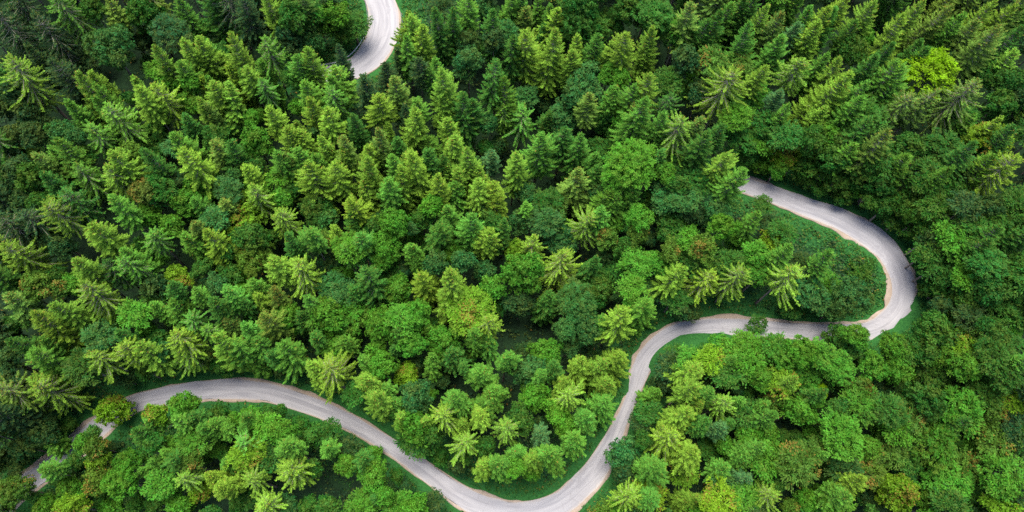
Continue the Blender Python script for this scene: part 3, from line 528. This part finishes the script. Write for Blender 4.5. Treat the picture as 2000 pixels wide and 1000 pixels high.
for e in TREES.replace('\n', ';').split(';'):
    e = e.split()
    if len(e) == 4: trees.append((e[0][0], e[0][1], float(e[1]), float(e[2]), float(e[3])))

# trees whose tips lie just outside the frame but whose crowns reach into it
r0 = np.random.default_rng(21)
def ring(px, py):
    px += r0.uniform(-14, 14); py += r0.uniform(-12, 12)
    if any(math.hypot(px - t[2], py - t[3]) < .62 * (t[4] + 28) for t in trees): return
    if 640 < px < 880 and py < 0: return
    left = px < 620; c = r0.choice(list('ddmmo' if left else 'dmmog')); k = r0.choice(list('swb' if left else 'bbs' if px < 1300 and px > 780 else 'sbb' if py > 250 else 'ssb'))
    if py > 1000: k = 'b'
    trees.append((k, c, float(px), float(py), float(r0.uniform(27, 38))))
for row, y in enumerate((-28, -60, -92, -124, -156)):
    for x in range(-60 + 22 * (row % 2), 2080, 46): ring(x, y)
for row, d in enumerate((22, 66)):
    for y in range(-10 + 22 * row, 1030, 54): ring(-d, y); ring(2000 + d, y)
for x in range(20, 2000, 58):
    if not 930 < x < 1130: ring(x, 1022)

# young growth in the gaps of the canopy (not on the roads, the open verges and the dark hollows)
CELL = 9; gw, gh = 2000 // CELL + 1, 1000 // CELL + 1
cov = np.zeros((gh, gw), bool); cyy, cxx = np.mgrid[0:gh, 0:gw]; cxx = cxx * CELL + CELL / 2; cyy = cyy * CELL + CELL / 2
def cover(x, y, r): cov[(cxx - x) ** 2 + (cyy - y) ** 2 < r * r] = True
for k_, c_, x_, y_, r_ in trees:
    if k_ in 'sw':
        dx, dy = 1070 - x_, 1080 - y_; dl = math.hypot(dx, dy) + 1e-6; ln = min(2.0 * r_, .35 * dl)
        for f_ in (.2, .6, 1.0): cover(x_ + dx / dl * ln * f_, y_ + dy / dl * ln * f_, r_ * .85)
    else: cover(x_, y_, r_ * .84)
for st in (MAIN, TOP):
    for (a_, b_) in st: cover((a_[0] + b_[0]) / 2, (a_[1] + b_[1]) / 2, math.hypot(a_[0] - b_[0], a_[1] - b_[1]) * .5 + (26 if a_[0] > 1640 else 20))
for x_, y_, r_ in ((915, 150, 48), (1030, 640, 42), (1310, 110, 34), (1340, 225, 30), (235, 120, 44), (640, 96, 34), (830, 10, 48), (1590, 460, 50), (1650, 500, 50), (1700, 545, 34), (1560, 425, 30), (1600, 610, 34), (1500, 610, 24),
                   (1010, 950, 34), (950, 935, 30), (1070, 930, 30), (1000, 330, 26), (1060, 350, 26), (1845, 835, 30), (1750, 912, 22), (560, 390, 20)): cover(x_, y_, r_)
n_fill = 0; LOW = set()
cells = [(x_, y_) for y_ in range(30, 990, CELL) for x_ in range(12, 1990, CELL)]; r0.shuffle(cells)
for x_, y_ in cells:
    x_, y_ = int(x_), int(y_)
    if n_fill >= 300 or cov[y_ // CELL, x_ // CELL]: continue
    blk = cov[max(0, y_ // CELL - 1):y_ // CELL + 2, max(0, x_ // CELL - 1):x_ // CELL + 2]
    if blk.mean() > .5: continue
    r_ = float(r0.uniform(15, 22)); t_ = ('b', str(r0.choice(list('ddmmmg'))), float(x_ + r0.uniform(-3, 3)), float(y_ + r0.uniform(-3, 3)), r_)
    trees.append(t_); LOW.add(t_); cover(t_[2], t_[3], r_ * 1.15); n_fill += 1
print('filled', n_fill)

def place(kind, px, py, r, low=False):
    """base point, height of the crown's reference point above it, crown radius in metres"""
    hash_ = (int(px) * 73 + int(py) * 151) % 97 / 97
    P, t = hit(px, py, 12.0)
    k = math.sqrt(F * F + (px - 1000) ** 2 + (py - 500) ** 2)
    for it in range(12):
        R = r * np.linalg.norm(P - EYE) / k * (1.10 if kind == 's' else .95 if kind == 'w' else .84)
        if kind == 's': H = 8.0 + 2.4 * R + 5 * hash_
        elif kind == 'w': H = 9.0 + 2.3 * R + 2 * hash_
        elif kind == 'u': H = R * .8
        else: H = 4.5 + 1.7 * R + 6.5 * hash_
        if low: H = 3.0 + 1.5 * R + 2.0 * hash_
        H *= .94 ** max(0, it - 2)
        P, t = hit(px, py, H)
        D, zr = road_dist([P[0]], [P[1]])
        if it >= 2 and D[0] > (1.2 if kind == 'u' else min(1.6 + .25 * R, 3.0)): break
    gz = float(ground_h(np.array([P[0]]), np.array([P[1]]))[0])
    return np.array([P[0], P[1], gz]), P[2] - gz, R

LAND = [  # things one can find in the picture, for the labels
    (1826, 130, 'the lime-green tree'), (212, 85, 'the round cool-green tree'), (745, 70, 'the upper road bend'), (1768, 545, 'the hairpin'), (1668, 575, 'the tree inside the hairpin'),
    (1500, 640, 'the straight road stretch'), (1010, 990, 'the lowest road bend'), (275, 368, 'the rust-tinged tree'), (220, 802, 'the yellow roadside tree'), (1025, 640, 'the dark central gap'),
    (450, 760, 'the arching road section'), (1468, 365, 'the road end at the conifers'), (1238, 740, 'the S-bend'), (1130, 330, 'the bushy olive conifer'), (493, 500, 'the round olive-brown tree'),
    (863, 805, 'the golden fan spruce'), (930, 150, 'the dark gully'), (1565, 900, 'the orange-tinged tree'), (1222, 885, 'the dark roadside tree'), (470, 412, 'the yellow-green spreading tree'),
    (17, 110, 'the long pale spruce'), (1085, 58, 'the tallest pair of conifers'), (1436, 138, 'the long-armed spruce'), (750, 880, 'the middle road stretch'), (90, 910, 'the farthest road glimpse'),
    (68, 750, 'the broad fan spruce'), (487, 933, 'the star-shaped spruce'), (1755, 962, 'the bright tree at the bottom'), (1235, 315, 'the great light-green tree'), (1950, 860, 'the dull brown tree'),
    (1640, 430, 'the upper hairpin arm'), (1910, 156, 'the tall olive spruce')]
OWN = {(1822, 135): 'bright lime-green broadleaf tree glowing among dark conifers on the slope', (212, 85): 'round dense cool-green tree alone in the shaded hollow', (1668, 575): 'large round very dark green tree inside the hairpin',
       (275, 368): 'rust-tinged tree with reddish brown twigs beside a yellow spruce', (220, 802): 'yellow tree with red-brown tinge overhanging the road', (1130, 330): 'bushy olive conifer with orange-brown cone-laden top',
       (493, 500): 'round olive-brown tree among green neighbours', (863, 805): 'golden fan-shaped spruce above the lower road', (1565, 900): 'olive tree with orange-tinged twigs', (1222, 885): 'dark green roadside tree leaning over the road below the S-bend',
       (470, 412): 'bright yellow-green spreading broadleaf tree', (17, 110): 'long pale spruce with drooping boughs along its visible trunk', (1436, 138): 'long-armed pale spruce with bare hanging boughs', (68, 750): 'broad fan spruce spreading its boughs above the road',
       (487, 933): 'star-shaped yellow-green spruce seen from its top', (1755, 962): 'bright round yellow-green tree at the bottom edge of the forest', (1235, 315): 'great light-green broadleaf tree beside the spruces', (1955, 862): 'dull brown-green bare-looking tree by the dark gaps', (1910, 156): 'tall olive spruce leaning over the slope'}
DIRS = ['right of', 'above and right of', 'above', 'above and left of', 'left of', 'below and left of', 'below', 'below and right of']
ORD = ['nearest', 'second nearest', 'third nearest', 'fourth nearest', 'fifth nearest', 'sixth nearest', 'seventh nearest', 'eighth nearest', 'ninth nearest', 'tenth nearest']
recs = []
for i, (kd, c, px, py, r) in enumerate(trees):
    v = (int(px) * 29 + int(py) * 17) % 100
    if kd == 'b' and r <= 31 and c in 'gmyo' and ((px < 1250 and 110 < py < 770 and v < 34) or (px > 1400 and 235 < py < 500 and v < 62 and not (1660 < px < 1890 and py > 350) and not (px < 1700 and py > 300)) or (px > 1280 and py > 690 and v < 22) or (px < 780 and py > 800 and v < 26)):
        trees[i] = ('s', c if c != 'o' else 'g', px, py - .75 * r, r * 1.02)
    elif kd == 's' and px > 1400 and c in 'om' and v % 2: trees[i] = (kd, 'y' if c == 'o' else 'g', px, py, r)
for i, (kd, c, px, py, r) in enumerate(trees):
    hsh = (int(px) * 37 + int(py) * 91 + i * 13) % 1009
    typ = kd
    if kd in 'bu':
        right = px > 1290 or (px > 1080 and py < 60)
        typ = ('BBBAC' if right else 'ACACB')[hsh % 5]
        if (px, py) in ((212, 85), (1668, 575), (1635, 600)): typ = 'A'
        if (px, py) in ((1235, 315), (1822, 135), (470, 412), (918, 605)): typ = 'B'
    base, H, R = place(kd, px, py, r, trees[i] in LOW)
    small = r <= 22
    if kd == 's' and px > 1400: name, cat, noun = 'spruce_tree', 'tree', 'slender spruce'
    elif kd == 's': name, cat, noun = 'conifer_tree', 'tree', 'conifer'
    elif kd == 'w': name, cat, noun = 'spruce_tree', 'tree', 'spreading spruce'
    elif kd == 'u': name, cat, noun = 'shrub', 'shrub', 'roadside shrub' if px > 600 else 'low shrub'
    elif trees[i] in LOW: name, cat, noun = 'bush', 'bush', 'leafy bush'
    elif small: name, cat, noun = 'young_tree', 'tree', 'leafy young tree'
    elif typ == 'B': name, cat, noun = 'beech_tree', 'tree', 'feathery tree'
    else: name, cat, noun = 'broadleaf_tree', 'tree', 'rounded tree' if typ == 'A' else 'lobed tree'
    size = '' if noun in ('leafy young tree', 'leafy bush') else 'small ' if r < 26 else 'large ' if r > 37 else ''
    recs.append(dict(kd=kd, c=c, px=px, py=py, r=r, typ=typ, base=base, H=H, R=R, name=name, cat=cat, desc=f'{size}{CW[c]} {noun}', h=hsh, i=i))
by = {}
for q in recs:
    d = sorted((math.hypot(q['px'] - a, (q['py'] - b) * 1.1), a, b, n) for a, b, n in LAND)
    d = [x for x in d if x[0] > 12][0]
    ang = math.atan2(d[2] - q['py'], q['px'] - d[1]); q['dist'] = d[0]
    q['dir'] = DIRS[int(round(ang / (math.pi / 4))) % 8]
    by.setdefault((q['desc'], q['dir'], d[3]), []).append(q)
for (ds, dr, ln), qs in by.items():
    qs.sort(key=lambda q: q['dist'])
    for k, q in enumerate(qs):
        q['label'] = f'{ds} {dr} {ln}' + ('' if len(qs) == 1 else f', {ORD[k]} to it')
        if len(q['label'].split()) > 16: q['label'] = q['label'].replace('above and left', 'up-left').replace('above and right', 'up-right').replace('below and left', 'down-left').replace('below and right', 'down-right')
for q in recs:
    if (int(q['px']), int(q['py'])) in OWN: q['label'] = OWN[(int(q['px']), int(q['py']))]
GROUPS = {'conifer_tree': 'conifers in the forest', 'spruce_tree': 'spruces in the forest', 'broadleaf_tree': 'broadleaf trees in the forest', 'beech_tree': 'feathery broadleaf trees in the forest', 'young_tree': 'young trees between the tall ones', 'shrub': 'shrubs at the forest edge', 'bush': 'bushes between the trees'}

TMPL = {}
for q in recs:
    kd, typ, R, H = q['kd'], q['typ'], q['R'], q['H']
    rr = np.random.default_rng(q['i'] + 500)
    R = q['R'] = R * rr.uniform(.88, 1.14); me, s = proto(typ, R, q['h'])
    pal = PAL['s' if kd in 'sw' else 'b'][q['c']]
    j = rr.normal(1, .10) * (.86 if (q['px'] > 1480 and q['py'] > 240) or q['px'] < 200 else 1.0); hue = rr.normal(0, .07)  # random tone, plus vignette darkening painted into trees at left and lower right
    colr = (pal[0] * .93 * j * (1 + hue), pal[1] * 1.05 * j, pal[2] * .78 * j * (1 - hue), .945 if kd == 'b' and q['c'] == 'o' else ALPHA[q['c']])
    root = bpy.data.objects.new(q['name'], None); COL.objects.link(root)
    root.empty_display_size = .5
    root.location = q['base']; root.rotation_euler = (0, 0, rr.uniform(0, 6.283))
    root['label'] = q['label']; root['category'] = q['cat']; root['group'] = GROUPS[q['name']]
    # one template crown per mesh; each tree gets copies of the crown and of the trunk
    if me.name not in TMPL: TMPL[me.name] = bpy.data.objects.new('crown', me)
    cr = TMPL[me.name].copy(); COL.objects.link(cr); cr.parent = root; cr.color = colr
    tl = rr.uniform(.92, 1.1); lean = rr.normal(0, .05, 2)
    wx = rr.uniform(.88, 1.13); cr.scale = (s * wx, s / wx, s * tl * (.95 if kd == 'b' else 1))
    cr.location = (0, 0, H - (0 if kd in 'sw' else .35 * R)); cr.rotation_euler = (lean[0], lean[1], 0)
    if kd != 'u' and q['r'] > 22:
        tk = 'trunk%d%s' % (q['h'] % 3, kd in 'sw')
        if tk not in TMPL: TMPL[tk] = bpy.data.objects.new('trunk', (TR_C if kd in 'sw' else TR_B)[q['h'] % 3])
        tr = TMPL[tk].copy(); COL.objects.link(tr); tr.parent = root
        w = .045 * R + .07; top = H - .3 if kd in 'sw' else H - .8 * R
        tr.location = (0, 0, -.4); tr.scale = (w, w, max(top + .4, 1.0))

# ------------------------------------------------------------------ undergrowth and verge grass
def scatter_quads(xy, lift, size, name, fixed, flat, label):
    n = len(xy); z = ground_h(xy[:, 0], xy[:, 1]) + lift
    P = np.column_stack([xy, z]); nn = np.array([0, 0, 1.0]) + rng.normal(0, flat, (n, 3)); d = rng.normal(0, 1, (n, 3)); d[:, 2] = np.abs(d[:, 2]) * .4
    l = size * rng.uniform(.6, 1.3, n)
    me = mesh_from(name, leaf_quads(P, d, nn, l, l * .55), np.arange(4 * n).reshape(-1, 4), [foliage(name + '_leaves', .25, .6, fixed)], col=np.repeat(tint(n), 4, 0))
    return obj(name, me, kind='stuff', label=label)
# mounds of low leafy growth on the forest floor
n = 19000; c = np.column_stack([rng.uniform(-215, 215, n), rng.uniform(-45, 265, n)]); D = road_dist(c[:, 0], c[:, 1])[0]
c = c[D > 2.0]; m = 16; rad = rng.uniform(.5, 1.7, len(c)) * np.clip(D[D > 2.0] / 6, .35, 1)
xy = (c[:, None, :] + rng.normal(0, .55, (len(c), m, 2)) * rad[:, None, None]).reshape(-1, 2); D = road_dist(xy[:, 0], xy[:, 1])[0]
lift = (rng.random((len(c), m)) * rad[:, None] * .9).ravel()
ok = D > 1.0
scatter_quads(xy[ok], lift[ok], .62, 'undergrowth', (.016, .050, .022), .5, 'dark low leafy growth on the forest floor')
# bright grass on the verges
pts = []
for rd in ROADS:
    n = len(rd.C); k = rng.integers(0, n, 42000 if rd is ROADS[0] else 14000); side = rng.choice([-1, 1], len(k)); o = rng.gamma(2.0, 2.2, len(k)) + .55
    pts.append((rd.C[k] + rd.N[k] * (side * (rd.hw[k] + o))[:, None])[:, :2] + rng.normal(0, .3, (len(k), 2)))
xy = np.vstack(pts); tuft = xy[rng.integers(0, len(xy), 5000)]; xy = np.vstack([xy[::2], (tuft[:, None] + rng.normal(0, .28, (5000, 9, 2))).reshape(-1, 2)]); D = road_dist(xy[:, 0], xy[:, 1])[0]; xy = xy[(D > .55) & (rng.random(len(D)) < np.clip(D / 1.5, .15, 1))]
scatter_quads(xy, np.abs(rng.normal(0, .26, len(xy))), .42, 'grass', (.022, .105, .022), .65, 'emerald grass and herbs along the road verges')

# ------------------------------------------------------------------ the wood beyond the frame (one mass, seen only from elsewhere)
def woodland():
    V, C = [], []
    src = []
    for kk in (('s', 4.2, 1), ('A', 3.7, 0), ('B', 3.7, 1)):
        me, _ = proto(kk[0], kk[1], kk[2]); a = np.empty(len(me.vertices) * 3, np.float32); me.vertices.foreach_get('co', a); a = a.reshape(-1, 3)
        nq = int(sum(1 for p in me.polygons if p.material_index == 0)); q = a[:4 * nq].reshape(-1, 4, 3)
        q = q[::6]; m_ = q.mean(1, keepdims=True); src.append((kk[0], m_ + (q - m_) * 2.1))
    r2 = np.random.default_rng(3); n = 0
    for _ in range(5200):
        x, y = r2.uniform(-300, 300), r2.uniform(-75, 380); z = float(base_h(x, y))
        px, py, dp = project((x, y, z + 12)); qx, qy, _ = project((x, y, z))
        out = lambda a, b, m: a < -m or a > 2000 + m or b < -m or b > 1000 + m
        if not (out(px, py, 130) and out(qx, qy, 60)) or not (-700 < px < 2700 and -520 < py < 1400): continue
        if road_dist([x], [y])[0][0] < 4: continue
        kd, q = src[r2.integers(0, 3)]; a = r2.uniform(0, 6.28); s = r2.uniform(.8, 1.25); ca, sa = math.cos(a) * s, math.sin(a) * s
        g = q.copy(); gx_, gy_ = g[..., 0] * ca - g[..., 1] * sa, g[..., 0] * sa + g[..., 1] * ca
        g = np.stack([gx_ + x, gy_ + y, g[..., 2] * s + z + (18 if kd == 's' else 12)], -1)
        V.append(g.reshape(-1, 3)); C.append(np.repeat(tint(len(q), r2.normal(0, .1)), 4, 0)); n += 1
    V = np.concatenate(V); C = np.concatenate(C)
    obj('woodland', mesh_from('woodland', V, np.arange(len(V)).reshape(-1, 4), [foliage('woodland_leaves', .25, .55, (.034, .092, .024))], col=C), kind='stuff', label='mixed forest continuing beyond the trees in view')
woodland()

# ------------------------------------------------------------------ daylight
SUN_EL, SUN_AZ = math.radians(76), math.radians(-30)     # azimuth from +y (up the slope), negative = to the left
w = bpy.data.worlds.new('World'); SC.world = w; w.use_nodes = True
nt = w.node_tree; sky = nt.nodes.new('ShaderNodeTexSky'); sky.sky_type = 'NISHITA'; sky.sun_disc = False
sky.sun_elevation = SUN_EL; sky.sun_rotation = SUN_AZ; sky.altitude = 800; sky.dust_density = 3.0; sky.air_density = .8; sky.ozone_density = .6
nt.links.new(sky.outputs[0], nt.nodes['Background'].inputs[0]); nt.nodes['Background'].inputs[1].default_value = .10
sl = bpy.data.lights.new('sun', 'SUN'); sl.energy = 2.3; sl.angle = math.radians(46); sl.color = (1, .945, .83)
so = bpy.data.objects.new('sun', sl); COL.objects.link(so)
dv = Vector((math.sin(SUN_AZ) * math.cos(SUN_EL), math.cos(SUN_AZ) * math.cos(SUN_EL), math.sin(SUN_EL)))
so.rotation_euler = dv.to_track_quat('Z', 'Y').to_euler(); so.location = (0, 0, 300)

vs = SC.view_settings; vs.view_transform = 'Standard'; vs.look = 'None'; vs.gamma = 1; vs.exposure = 2.15
cy = SC.cycles; cy.max_bounces = 5; cy.diffuse_bounces = 3; cy.glossy_bounces = 1; cy.transmission_bounces = 2; cy.use_denoising = False
cy.caustics_reflective = False; cy.caustics_refractive = False
SC.render.film_transparent = False
